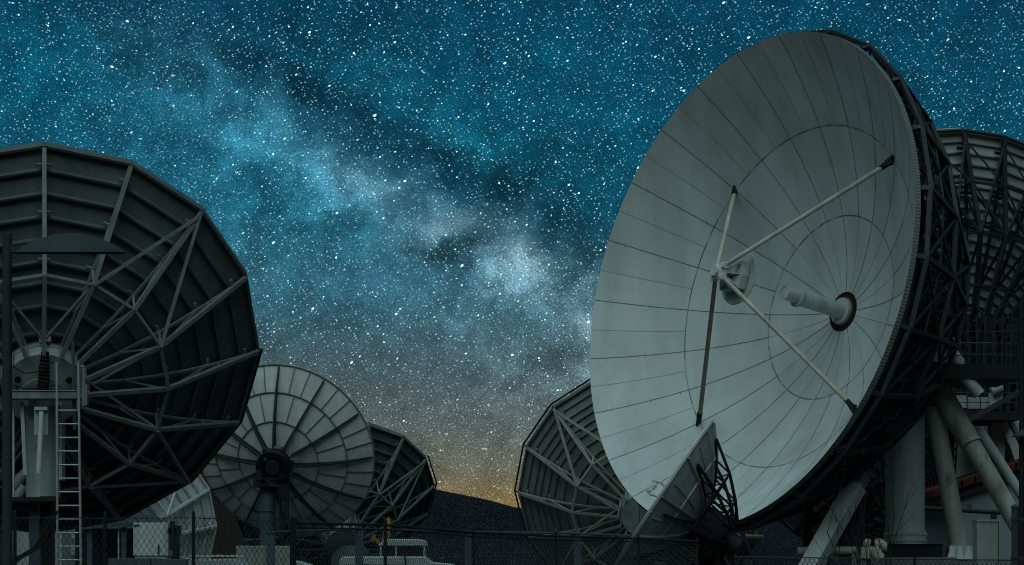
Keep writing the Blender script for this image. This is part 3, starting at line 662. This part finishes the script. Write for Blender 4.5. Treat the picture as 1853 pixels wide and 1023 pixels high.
m = mb(); m.box(PC(1737, 1000, .2), (.95, 1.0, .50)); m.box(PC(1738, 1013, .2), (1.2, 1.3, .08))
for x in (1722, 1737, 1752): m.prism([PC(x, 986, -.3), PC(x+9, 1013, -.55), PC(x-9, 1013, -.55)], (0, .1, 0))
m.prism([PC(1744, 988, -.32), PC(1750, 988, -.32), PC(1762, 1013, -.32), PC(1744, 1013, -.32)], (0, .5, 0)); m.build('leg_shoe', 'whitebright', TM)
fz = PC(1737, 1015, .2).z
m = mb(); m.box((PC(1737, 1000, .2).x, YC-.4, fz/2), (1.5, 1.5, fz)); m.build('leg_footing', 'concrete', TM)
# slanted box girder leg and its web
m = mb(); YB = 96.5
up_ = Vector((-.5, -.8, .3)); m.bar(P(1452, 1052, YB), P(1549, 878, YB+1), .64, .56, up_); m.build('box_girder', 'column', TM, bevel=.02)
m = mb(); m.bar(P(1547.5, 880.6, YB+1), P(1561, 857, YB+1.2), .56, .50, up_); m.build('girder_cap', 'panel_mid', TM, bevel=.05)
m = mb(); m.prism([P(1556, 868, YB+1.6), P(1562, 868, YB+1.6), P(1563, 990, YB+1.6), P(1500, 990, YB+1.6)], (0, .2, 0)); m.bar(P(1560, 868, YB+1.4), P(1560, 1010, YB+1.4), .22); m.build('web_plate', 'black', TM)
m = mb(); m.bar(P(1462, 918, YB+6), P(1458, 1060, YB+6), .34); m.bar(P(1470, 910, YB+6), P(1500, 870, YB+6), .12); m.build('post', 'dark', TM)
# upper platform with rails and drives
def deck(y, x0, x1, Y, dep, th, rail, name, par, mats='black', nb=9):
    m = mb(); c = (P(x0, y, Y)+P(x1, y, Y))/2; wd = (x1-x0)/F*Y; m.box(c+Vector((0, dep/2, 0)), (wd, dep, th/F*Y)); m.build('platform', 'black', par)
    z0 = c.z
    for yy in (0, dep):
        m = mb()
        for i in range(nb):
            x = P(x0+(x1-x0)*i/(nb-1), y, Y).x; m.tube((x, Y+yy, z0), (x, Y+yy, z0+rail/F*Y), .026, .026, 6)
        for hgt in (.4, .7, 1.0): m.tube((P(x0, y, Y).x, Y+yy, z0+hgt*rail/F*Y), (P(x1, y, Y).x, Y+yy, z0+hgt*rail/F*Y), .02, .02, 6)
        m.build('railing', mats, par)
deck(672, 1672, 1846, 101.5, 5, 26, 72, 'upper', TM, 'dark', 8)
m = mb(); m.box(PC(1700, 640, -2), (.50, .5, .65)); m.prism([PC(1697, 604, -2), PC(1712, 622, -2), PC(1693, 624, -2)], (0, .35, 0)); m.tube(PC(1697, 622, -2.1), PC(1722, 620, -2.1), .18, .18, 12); m.build('drive_box', 'whitebright', TM)
m = mb(); m.tube(PC(1720, 619, -2.1), PC(1735, 620, -2.1), .17, .17, 14); m.tube(PC(1732, 620, -2.12), PC(1737, 620, -2.12), .13, .13, 14); m.build('drive_motor', 'copper', TM, smooth=True)
m = mb(); m.tube(PC(1722, 638, -1.6), PC(1740, 662, -1.6), .22, .22, 14); m.tube(PC(1742, 676, -1.6), PC(1772, 714, -1.6), .24, .24, 16); m.build('actuator', 'column', TM, smooth=True)
m = mb(); m.bar(PC(1668, 655, -1.4), PC(1700, 604, -1.4), .10); m.bar(PC(1675, 662, -1.4), PC(1662, 620, -1.4), .10); m.box(PC(1668, 642, -1), (.3, .4, 1.0)); m.bar(PC(1640, 640), PC(1740, 650), .5, .6); m.bar(PC(1650, 590), PC(1660, 660), .6, .6); m.build('yoke', 'dark', TM)
m = mb(); rs = random.Random(5)
for i in range(26):
    a = (1655+rs.random()*60, 590+rs.random()*100); b = (a[0]+rs.uniform(-28, 28), a[1]+rs.uniform(-40, 40)); dy = rs.uniform(-1.5, 2); m.bar(PC(*a, dy), PC(*b, dy), .09)
m.build('lattice', 'dark', TM)

# pedestal of the right dish
m = mb(); y7 = 126; cb7 = P(1758, 900, y7); m.lathe((cb7.x, y7, 0), (0, 0, 1), [(0, 1.0), (P(0, 880, y7).z, .82), (P(0, 740, y7).z, .70)], 32); m.build('column', 'column', D7, smooth=True)
m = mb(); YR = 122
m.prism([P(1796, 760, YR), P(1822, 760, YR), P(1818, 830, YR), P(1810, 838, YR), P(1798, 800, YR)], (0, .5, 0)); m.prism([P(1812, 765, YR-.3), P(1822, 762, YR-.3), P(1852, 822, YR-.3), P(1852, 850, YR-.3), P(1840, 842, YR-.3)], (0, .4, 0))
m.tube(P(1835, 755, YR), P(1900, 880, YR), .3, .3, 12)
for i in range(6): m.tube(P(1817+i*3, 785+i*6, YR-.36), P(1817+i*3, 785+i*6, YR-.28), .04, .04, 6)
m.build('gusset', 'column', D7)
deck(752, 1702, 1846, 120, 5, 16, 58, 'lower', D7, 'dark', 7)
m = mb(); m.box(P(1722, 728, 120.5), (1.3, .6, .55)); m.box(P(1772, 730, 120.6), (1.4, .5, .5)); m.build('cabinet', 'panel_grid', D7)
m = mb(); m.tube(P(1793, 706, 119.6), P(1812, 697, 119.6), .30, .30, 18); m.prism([P(1790, 712, 119.8), P(1815, 700, 119.8), P(1814, 722, 119.8), P(1792, 742, 119.8)], (0, .3, 0)); m.build('drive_drum', 'column', D7, smooth=False)
m = mb(); m.bar(P(1752, 762, 118), P(1853, 704, 118), .22); m.build('diagonal_tube', 'dark', D7); m = mb(); m.bar(P(1752, 800, 121), P(1780, 862, 121), .05); m.build('stay', 'dark', D7)
m = mb(); rs = random.Random(9)
for i in range(8):
    y = 590+i*22; m.bar(P(1735, y, 124), P(1880, y-10, 126), .09); m.bar(P(1735+i*16, 570, 124), P(1740+i*14, 750, 124), .10)
for i in range(30):
    a = (rs.uniform(1735, 1850), rs.uniform(560, 740)); b = (a[0]+rs.uniform(-40, 40), a[1]+rs.uniform(-40, 40)); m.bar(P(*a, 125), P(*b, 127), .08)
m.build('lattice', 'black', D7)
m = mb(); m.box(P(1800, 630, 128), (3.4, 1.6, 2.6)); m.build('drive_house', 'black', D7)
m = mb()
for i in range(10):
    a = (1690+i*4, 838-i*2); m.bar(P(1672, 905-i*14, 123), P(1730, 868-i*14, 123), .07); m.bar(P(1672+i*6, 905-i*2, 123), P(1690+i*5, 750, 123), .07)
m.build('lower_lattice', 'black', D7)

# ------------------------------------------------------------------ house
YH = 116; H = thing('house', 'white rendered house gable with a red tiled verge', 'house', (P(1850, 0, YH).x, YH, 0))
rp = [(1690, 897), (1853, 845), (1960, 812), (2080, 850), (2210, 900)]
w_ = mb(); w_.prism([P(1727, 1140, YH), P(1727, 889, YH), P(1960, 815, YH), P(2190, 896, YH), P(2190, 1140, YH)], (0, 9, 0)); w_.build('wall', 'render', H)
m = mb()
def slope(x0, y0, x1, y1, n):
    for i in range(n):
        t0, t1 = i/n, (i+1)/n+.012; a = P(x0+(x1-x0)*t0, y0+(y1-y0)*t0, YH-.6); b = P(x0+(x1-x0)*t1, y0+(y1-y0)*t1-2.2, YH-.6)
        m.prism([a, b, b+Vector((0, 0, .30)), a+Vector((0, 0, .30))], (0, 10, 0))
slope(1690, 900, 1960, 813, 11); slope(2230, 900, 1960, 813, 11); m.build('roof', 'tile', H)
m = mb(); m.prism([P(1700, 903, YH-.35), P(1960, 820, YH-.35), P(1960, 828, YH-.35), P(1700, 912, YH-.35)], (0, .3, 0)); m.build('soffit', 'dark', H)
m = mb(); m.box(P(1754, 917, YH), (.20, .12, .18)); m.build('vent', 'panel', H)
# concrete cabinet by the house
m = mb(); YK = 80; kx = P(1787, 1000, YK); zt = P(0, 944, YK).z
m.box((kx.x, YK+.4, zt/2), (.60, .8, zt)); m.box((kx.x+.02, YK+.4, zt+.03), (.66, .86, .06)); m.box((kx.x+.35, YK+.4, zt/2), (.06, .9, zt*1.0))
tag(m.build('utility_cabinet', 'concrete', None, origin=(kx.x, YK, 0)), 'concrete utility cabinet in front of the white house wall', 'cabinet')

# horizontal pipe with valves
m = mb(); YP = 98
m.tube(P(1443, 997, YP), P(1590, 996, YP), .145, .145, 16); PI = thing('water_pipe', 'cream horizontal pipe with valve cluster beside the white column', 'pipe', (P(1510, 0, YP).x, YP, 0)); m.build('pipe', 'strut', PI, smooth=True)
m = mb()
for (a, b, r) in (((1565, 990), (1565, 1012), .2), ((1562, 982), (1575, 984), .16), ((1583, 985), (1600, 984), .15), ((1596, 988), (1606, 990), .17), ((1580, 992), (1592, 1012), .22), ((1589, 975), (1589, 985), .12)): m.tube(P(*a, YP-.1), P(*b, YP-.12), r, r, 12)
m.build('valve', 'strut', PI, smooth=True)
for x in (1475, 1553):
    m = mb(); m.bar(P(x, 1001, YP), P(x, 1150, YP), .5, .4); m.bar(P(x-14, 1012, YP), P(x+14, 1012, YP), .12, .3); m.build('support', 'concrete', PI)

# ------------------------------------------------------------------ street lamps
LG = 'street lamps'
YL = 26; LX = P(13, 0, YL).x
L = thing('street_lamp', 'dark street lamp with a wide flat disc shade at the left edge', 'street lamp', (LX, YL, 0), LG)
m = mb(); zt = P(0, 424, YL).z; m.tube((LX, YL, 0), (LX, YL, zt), .056, .044, 16); m.tube((LX, YL, zt), (LX, YL, zt+.01), .048, .03, 16)
for y in (433, 466): m.tube(P(4, y, YL), P(24, y, YL), .012, .012, 6)
m.build('pole', 'lamp', L, smooth=True)
m = mb(); m.bar(P(14, 452, YL), P(60, 449, YL), .045, .06); m.build('arm', 'lamp', L)
m = mb(); hc_ = P(127, 459, YL); m.lathe(hc_, (0, -.11, 1), [(0, .40), (-.005, .5), (.012, .515), (.03, .50), (.065, .45), (.105, .37), (.150, .25), (.182, .12), (.190, .02)], 48); m.build('lamp_shade', 'lamp', L, smooth=True)
YL2 = 70; LX2 = P(1848.5, 0, YL2).x
L2 = thing('street_lamp', 'tall black pole with a small conical shade at the right edge', 'street lamp', (LX2, YL2, 0), LG)
m = mb(); m.tube((LX2, YL2, 0), (LX2, YL2, P(0, 540, YL2).z), .075, .06, 12); m.build('pole', 'black', L2)
m = mb(); m.lathe(P(1851, 791, YL2-.2), (0, 0, 1), [(0, .28), (.03, .28), (.16, .06), (.2, .05)], 24); m.build('lamp_shade', 'lamp', L2)

# ------------------------------------------------------------------ fences
def chain(m, A, B, z0, z1a, z1b, pitch, wd):
    # diamond wire mesh between two ground points A, B; each wire one thin bar, clipped to the panel
    A = Vector(A); B = Vector(B); L = (B-A).length; d = (B-A)/L
    H = lambda s: z1a+(z1b-z1a)*s/L
    n = int((L+3)/pitch)+1
    for sg in (1, -1):
        for i in range(n):
            s0 = i*pitch-3 if sg > 0 else i*pitch
            pts = []
            t = 0.0; st = 12
            # line: s = s0 + sg*(z-z0)*.62
            zlo, zhi = z0, max(z1a, z1b)
            f = lambda z: s0+sg*(z-z0)*.62
            a, b = zlo, zhi
            if f(a) < 0: a = z0+(-s0)/(.62*sg) if sg > 0 else a
            if f(b) > L and sg > 0: b = z0+(L-s0)/.62
            if sg < 0:
                if f(b) < 0: b = z0+(s0)/.62
                if f(a) > L: a = z0+(s0-L)/.62
            b = min(b, H(min(max(f(b), 0), L)))
            if b-a < .05: continue
            p = A+d*f(a); q = A+d*f(b); m.bar((p.x, p.y, a), (q.x, q.y, b), wd, wd)
def fence(label, posts, rails, zmesh0, pitch, wire, pw, mats, Ys, cat='fence', group=None, round_=True, mesh=True):
    # posts: list of (px, ytop, Y)
    c = P(posts[0][0], 0, posts[0][2]); T = thing('chain_link_fence' if mesh else 'post_and_rail_fence', label, cat, (c.x, c.y, 0), group)
    pts = [P(*p) for p in posts]
    for p in pts:
        m = mb()
        if round_: m.tube((p.x, p.y, 0), p, pw/2, pw/2, 10); m.lathe(p, (0, 0, 1), [(0, pw*.58), (.03, pw*.5), (.05, pw*.1)], 10)
        else: m.box((p.x, p.y, p.z/2), (pw, pw*.6, p.z)); m.box((p.x, p.y, p.z+.01), (pw*1.15, pw*.8, .02))
        m.build('post', mats[0], T)
    for a, b in zip(pts[:-1], pts[1:]):
        for dz, rr in rails:
            m = mb(); o = Vector((0, -pw*.2, dz)); m.tube(a+o, b+o, rr, rr, 8); m.build('rail', mats[1], T)
        if mesh:
            m = mb(); chain(m, (a.x, a.y-.03, 0), (b.x, b.y-.03, 0), zmesh0, a.z+mesh_top, b.z+mesh_top, pitch, wire); m.build('wire_mesh', mats[2], T)
    return T
mesh_top = -.02
FG = 'fences along the front of the yard'
fence('black chain-link fence below the left dish, without a top rail', [(-140, 928, 40), (27, 930, 40.3), (190, 931, 40.6), (350, 930, 41), (528, 938, 42)], [(-.06, .006)], .9, .085, .0055, .052, ('black', 'wire', 'wire'), 40, group=FG)
fence('black chain-link fence with double top rail across the middle', [(533, 940, 42.4), (697, 944, 45.5), (856, 958, 49.5), (1005, 965, 54), (1155, 970, 59), (1262, 976, 63)], [(-.06, .020), (-.13, .010)], .7, .085, .0045, .055, ('black', 'black', 'wire'), 45, group=FG)
fence('blue grey steel fence with broad posts behind the black fence', [(490, 965, 66), (650, 959, 68), (848, 964, 70), (1045, 967, 72), (1172, 972, 74), (1250, 976, 75)], [(.02, .028)], .8, .10, .01, .20, ('blue', 'blue', 'wire'), 70, group=FG, round_=False, mesh=False)
fence('dark grey rail fence just in front of the white house', [(1645, 916, 113), (1798, 925, 112), (1960, 934, 111)], [(-.05, .09)], .9, .1, .008, .26, ('lamp', 'lamp', 'wire'), 55, group=FG, mesh=False)
fp = P(1837, 920, 49); m = mb(); m.tube((fp.x, fp.y, 0), fp, .066, .066, 14); m.lathe(fp, (0, 0, 1), [(0, .075), (.04, .07), (.07, .02)], 14)
for z in (.22, .9):
    m.tube((fp.x, fp.y, fp.z-z), (fp.x, fp.y, fp.z-z+.05), .082, .082, 14); m.box((fp.x+.1, fp.y-.02, fp.z-z+.025), (.14, .04, .045))
tag(m.build('fence_post', 'lamp', None, origin=(fp.x, fp.y, 0)), 'thick dark steel post with clamps at the bottom right corner', 'post', FG)
fence('low wire fence along the bottom right edge', [(1330, 1008, 50), (1500, 1010, 50), (1655, 1012, 50), (1836, 1014, 50), (2000, 1015, 50)], [(.0, .012)], 1.2, .085, .010, .05, ('black', 'wire', 'wire'), 50, group=FG)

# ------------------------------------------------------------------ cabinets, shelter, wall
YQ = 76; q = P(66, 0, YQ)
m = mb(); zc = P(0, 914, YQ).z; m.box((q.x, YQ+.8, zc/2), (1.40, 1.6, zc)); m.box((q.x, YQ+.8, zc+.02), (1.46, 1.66, .04)); m.box((q.x+.15, YQ-.01, zc*.55), (.02, .02, zc*.8)); m.box((q.x+.45, YQ-.03, zc*.62), (.12, .05, .08)); m.box((q.x+.05, YQ-.01, zc*.48), (.9, .015, .02))
tag(m.build('equipment_cabinet', 'door', None, origin=(q.x, YQ, 0), bevel=.01), 'white cabinet behind the chain-link at the foot of the ladder', 'cabinet')
YS = 92; SH = thing('shelter', 'low shelter with a smoky corrugated roof on thin posts', 'shelter', (P(228, 0, YS).x, YS, 0))
m = mb(); a, b = P(150, 950, YS), P(291, 946, YS); c_, d_ = P(256, 911, YS+3.2), P(120, 914, YS+3.2)
m.prism([a, b, c_, d_], (0, 0, .04))
m.prism([a+Vector((0, -.02, .06)), b+Vector((0, -.02, .02)), b+Vector((0, -.02, -.10)), a+Vector((0, -.02, -.14))], (0, .08, 0))
for i in range(8): m.bar(a.lerp(b, i/7)+Vector((0, 0, .06)), d_.lerp(c_, i/7)+Vector((0, 0, .06)), .045, .05)
m.build('roof', 'roofsheet', SH)
for x, w in ((222, .17), (160, .17)):
    m = mb(); pz = P(x, 950, YS); m.box((pz.x, YS+.3, pz.z/2), (w, w, pz.z)); m.build('post', 'blue', SH)
m = mb(); pz = P(213, 950, YS); m.tube((pz.x, YS+.2, 0), (pz.x, YS+.2, pz.z), .025, .025, 6); m.build('downpipe', 'panel_light', SH)
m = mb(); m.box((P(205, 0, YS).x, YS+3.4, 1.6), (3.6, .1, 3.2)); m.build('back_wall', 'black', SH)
YD = 86; q = P(273, 0, YD); zt = P(0, 946, YD).z; zb = P(0, 1006, YD).z
CB = thing('cabinet', 'white sheet steel cabinet with a black handle under the shelter roof', 'cabinet', (q.x, YD, 0))
m = mb(); m.box((q.x, YD+.5, (zt+zb)/2), (1.10, 1.0, zt-zb)); m.box((q.x, YD+.5, zb/2), (1.0, .9, zb)); m.build('body', 'door', CB, bevel=.01)
m = mb(); m.box(P(287, 994, YD-.02), (.05, .05, .28)); m.build('handle', 'black', CB)
m = mb(); m.box(P(247, 951, YD-.01), (.18, .03, .05)); m.build('label_plate', 'black', CB)
m = mb(); m.box(P(312, 970, YD), (.14, .3, .9)); m.box(P(307, 960, YD-.1), (.12, .1, .16)); m.box(P(322, 960, YD+.1), (.20, .15, .3)); m.build('meter_box', 'black', CB)
m = mb(); YW = 64; a = P(195, 1011, YW); m.prism([(a.x, YW, 0), (a.x, YW, a.z), (P(272, 0, YW).x, YW, P(0, 1010, YW).z), (P(272, 0, YW).x, YW, 0)], (0, .35, 0)); m.prism([(P(274, 0, YW).x, YW-.02, 0), (P(274, 0, YW).x, YW-.02, a.z+.01), (P(338, 0, YW).x, YW-.02, P(0, 1013, YW).z), (P(338, 0, YW).x, YW-.02, 0)], (0, .35, 0))
tag(m.build('barrier_wall', 'barrier', None, origin=(a.x, YW, 0), bevel=.01), 'low dark grey barrier wall at the bottom left edge', 'wall')
m = mb(); YT = 172
xs0, xs1 = P(330, 0, YT).x, P(640, 0, YT).x; zt = P(0, 915, YT).z
for i in range(60):
    x = xs0+(xs1-xs0)*i/59; m.box((x, YT+(i % 2)*.03, zt/2), ((xs1-xs0)/59*.96, .08, zt+random.uniform(-.15, .1)))
tag(m.build('board_fence', 'timber', None, origin=(xs0, YT, 0)), 'tall dark board fence behind the round panelled dish', 'fence')

# ------------------------------------------------------------------ vehicles
def vehicle(name, label, cat, x, Y, rot, L, Hb, prof, wins, w, parts, group=None):
    # prof: side outline (x along length, z); wins: side-window polygons
    T = thing(name, label, cat, (x, Y, 0), group); c, s = math.cos(rot), math.sin(rot)
    def W(a, y, z): return Vector((x+a*c-y*s, Y+a*s+y*c, z))
    m = mb(); m.prism([W(a, -w/2, z) for a, z in prof], W(0, w/2, 0)-W(0, -w/2, 0)); m.build('body', 'van', T, bevel=.05)
    for poly in wins:
        m = mb(); m.prism([W(a, -w/2-.012, z) for a, z in poly], W(0, .02, 0)-W(0, 0, 0)); m.prism([W(a, w/2-.008, z) for a, z in poly], W(0, .02, 0)-W(0, 0, 0)); m.build('window', 'glass', T)
    for a in (L*.19, L*.79):
        for sg in (-1, 1):
            m = mb(); p = W(a, sg*(w/2-.11), .36); q_ = W(a, sg*(w/2+.01), .36); m.tube(p, q_, .36, .36, 24); h = m.build('wheel', 'rubber', T)
            m = mb(); m.tube(q_, W(a, sg*(w/2+.02), .36), .20, .18, 16); m.build('rim', 'truss', h)
    parts(T, W); return T
# white utility truck (side on) with a roofed cab
YV = 96; k = YV/F
def truck_parts(T, W):
    m = mb(); zr = P(0, 976, YV).z; zl = P(0, 989, YV).z
    m.prism([W(1.30, -.85, zl), W(1.5, -.85, zr-.05), W(1.8, -.85, zr), W(2.7, -.85, zr), W(2.98, -.85, zr-.06), W(3.02, -.85, zl)], W(0, 1.7, 0)-W(0, 0, 0)); m.build('cab_roof', 'van', T, bevel=.03)
    for a in (1.42, 1.95, 2.92):
        m = mb(); 
        for sg in (-1, 1): m.bar(W(a, sg*.78, P(0, 1009, YV).z), W(a, sg*.78, zl+.02), .06)
        m.build('cab_pillar', 'van', T)
    m = mb(); m.prism([W(1.45, -.74, P(0, 1008, YV).z), W(1.45, -.74, zl), W(2.85, -.74, zl), W(2.9, -.74, P(0, 1008, YV).z)], W(0, 1.48, 0)-W(0, 0, 0)); m.build('window', 'glass', T)
    m = mb(); m.box(W(1.4, -.93, 1.95), (1.6, .03, .03)); m.box(W(.55, -.93, 1.95), (.9, .03, .03)); m.box(W(.1, -.93, 1.7), (.03, .03, .5)); m.build('side_trim', 'panel_mid', T)
    m = mb(); m.path([W(2.0, -.95, zl), W(2.25, -1.0, 2.35), W(2.3, -1.0, 1.8)], .03, 6); m.build('hose', 'rubber', T)
xT = P(617, 0, YV).x; zd = P(0, 1007.5, YV).z
vehicle('utility_truck', 'white utility truck with a roofed cab behind the mesh fence', 'truck', xT, YV, 0, 4.1, 1.7,
        [(0, .6), (0, zd-.12), (.12, zd), (3.0, zd), (3.15, zd-.18), (3.95, zd-.26), (4.1, zd-.5), (4.15, .6)], [], 1.8, truck_parts)
YV2 = 72
def van_parts(T, W):
    m = mb()
    for sg in (-1, 1): m.bar(W(.2, sg*.7, 2.11), W(1.5, sg*.7, 2.11), .05, .04)
    for a in (.3, .8, 1.3): m.bar(W(a, -.72, 2.12), W(a, .72, 2.12), .05, .04)
    m.build('roof_rack', 'whitebright', T)
    for a in (.95, .45):
        m = mb(); m.box(W(a, -.4, 2.13), (.12, .2, .07)); m.build('roof_lamp', 'copper', T)
zv = P(0, 1011, YV2).z
vehicle('parked_van', 'white van with a roof rack showing only its roof at the bottom edge', 'van', P(334, 0, YV2).x, YV2, 0, 4.4, zv,
        [(0, .4), (0, 1.6), (.12, zv-.08), (.3, zv-.02), (1.4, zv), (1.5, zv-.06), (2.3, 1.35), (3.6, 1.2), (4.3, 1.0), (4.4, .4)],
        [[(.2, 1.35), (.25, 1.85), (1.35, 1.88), (1.45, 1.38)], [(1.55, 1.38), (1.5, 1.84), (1.65, 1.78), (2.1, 1.36)]], 1.75, van_parts)
YV3 = 88
vehicle('parked_car', 'small white car with only its sloping roof edge showing', 'car', P(529, 0, YV3).x, YV3, 0, 3.9, 1.6,
        [(0, .4), (0, 1.4), (.02, P(0, 1016, YV3).z), (.22, P(0, 1015, YV3).z), (.62, P(0, 1022, YV3).z), (1.5, 1.5), (2.3, 1.0), (3.6, .9), (3.9, .7), (3.9, .4)],
        [[(.3, 1.1), (.35, 1.75), (.8, 1.7), (1.0, 1.1)]], 1.65, lambda T, W: None)
# worn yellow digger arm
YG = 104; G = thing('digger_arm', 'worn yellow digger arm standing upright beside the truck cab', 'digger', (P(694, 0, YG).x, YG, 0))
m = mb(); m.prism([P(690, 1000, YG), P(693, 965, YG), P(698, 942, YG), P(704, 935, YG), P(707, 945, YG), P(706, 968, YG), P(702, 1000, YG)], (0, .35, 0)); m.build('boom', 'yellow', G, bevel=.03)
m = mb(); m.bar(P(694, 990, YG-.1), P(676, 973, YG-.1), .12); m.bar(P(677, 974, YG-.1), P(672, 978, YG-.1), .16); m.bar(P(676, 972, YG-.1), P(678, 968, YG-.1), .1); m.build('linkage', 'yellow', G)
m = mb(); m.tube(P(697, 960, YG-.1), P(690, 995, YG-.1), .07, .05, 8); m.build('ram', 'copper', G)
m = mb(); m.box((P(694, 0, YG).x, YG+.6, 1.25), (1.6, 1.8, 2.3)); m.build('chassis', 'dark', G)

# ------------------------------------------------------------------ bare shrub
SB = thing('bare_shrub', 'leafless dark shrub with thin twigs in front of the white column', 'shrub', (P(1575, 0, 90).x, 90, 0))
m = mb(); rs = random.Random(21)
def grow(p, d, L, r, dep):
    seg = 3; q = p
    for i in range(seg):
        d = (d+Vector((rs.uniform(-.16, .16), rs.uniform(-.16, .16), rs.uniform(-.06, .1)))).normalized(); q2 = q+d*L/seg; m.tube(q, q2, r, r*.86, 5, caps=False); r *= .86; q = q2
        if dep and rs.random() < .75:
            s = Vector((rs.uniform(-.8, .8), rs.uniform(-.4, .4), rs.uniform(.3, .9))).normalized(); grow(q, (d*.6+s*.7).normalized(), L*rs.uniform(.35, .65), r*.75, dep-1)
for (x, tx, ty, L) in ((1617, 1632, 905, 1), (1600, 1585, 915, 1), (1610, 1600, 900, 1), (1562, 1540, 915, 1), (1570, 1527, 945, 1), (1558, 1512, 930, 1), (1590, 1560, 930, 1)):
    a = Vector((P(x, 0, 90).x, 90, 0)); b = P(tx, ty, 90); grow(a, (b-a).normalized(), (b-a).length*.86, .026, 2)
m.build('branches', 'bark', SB)
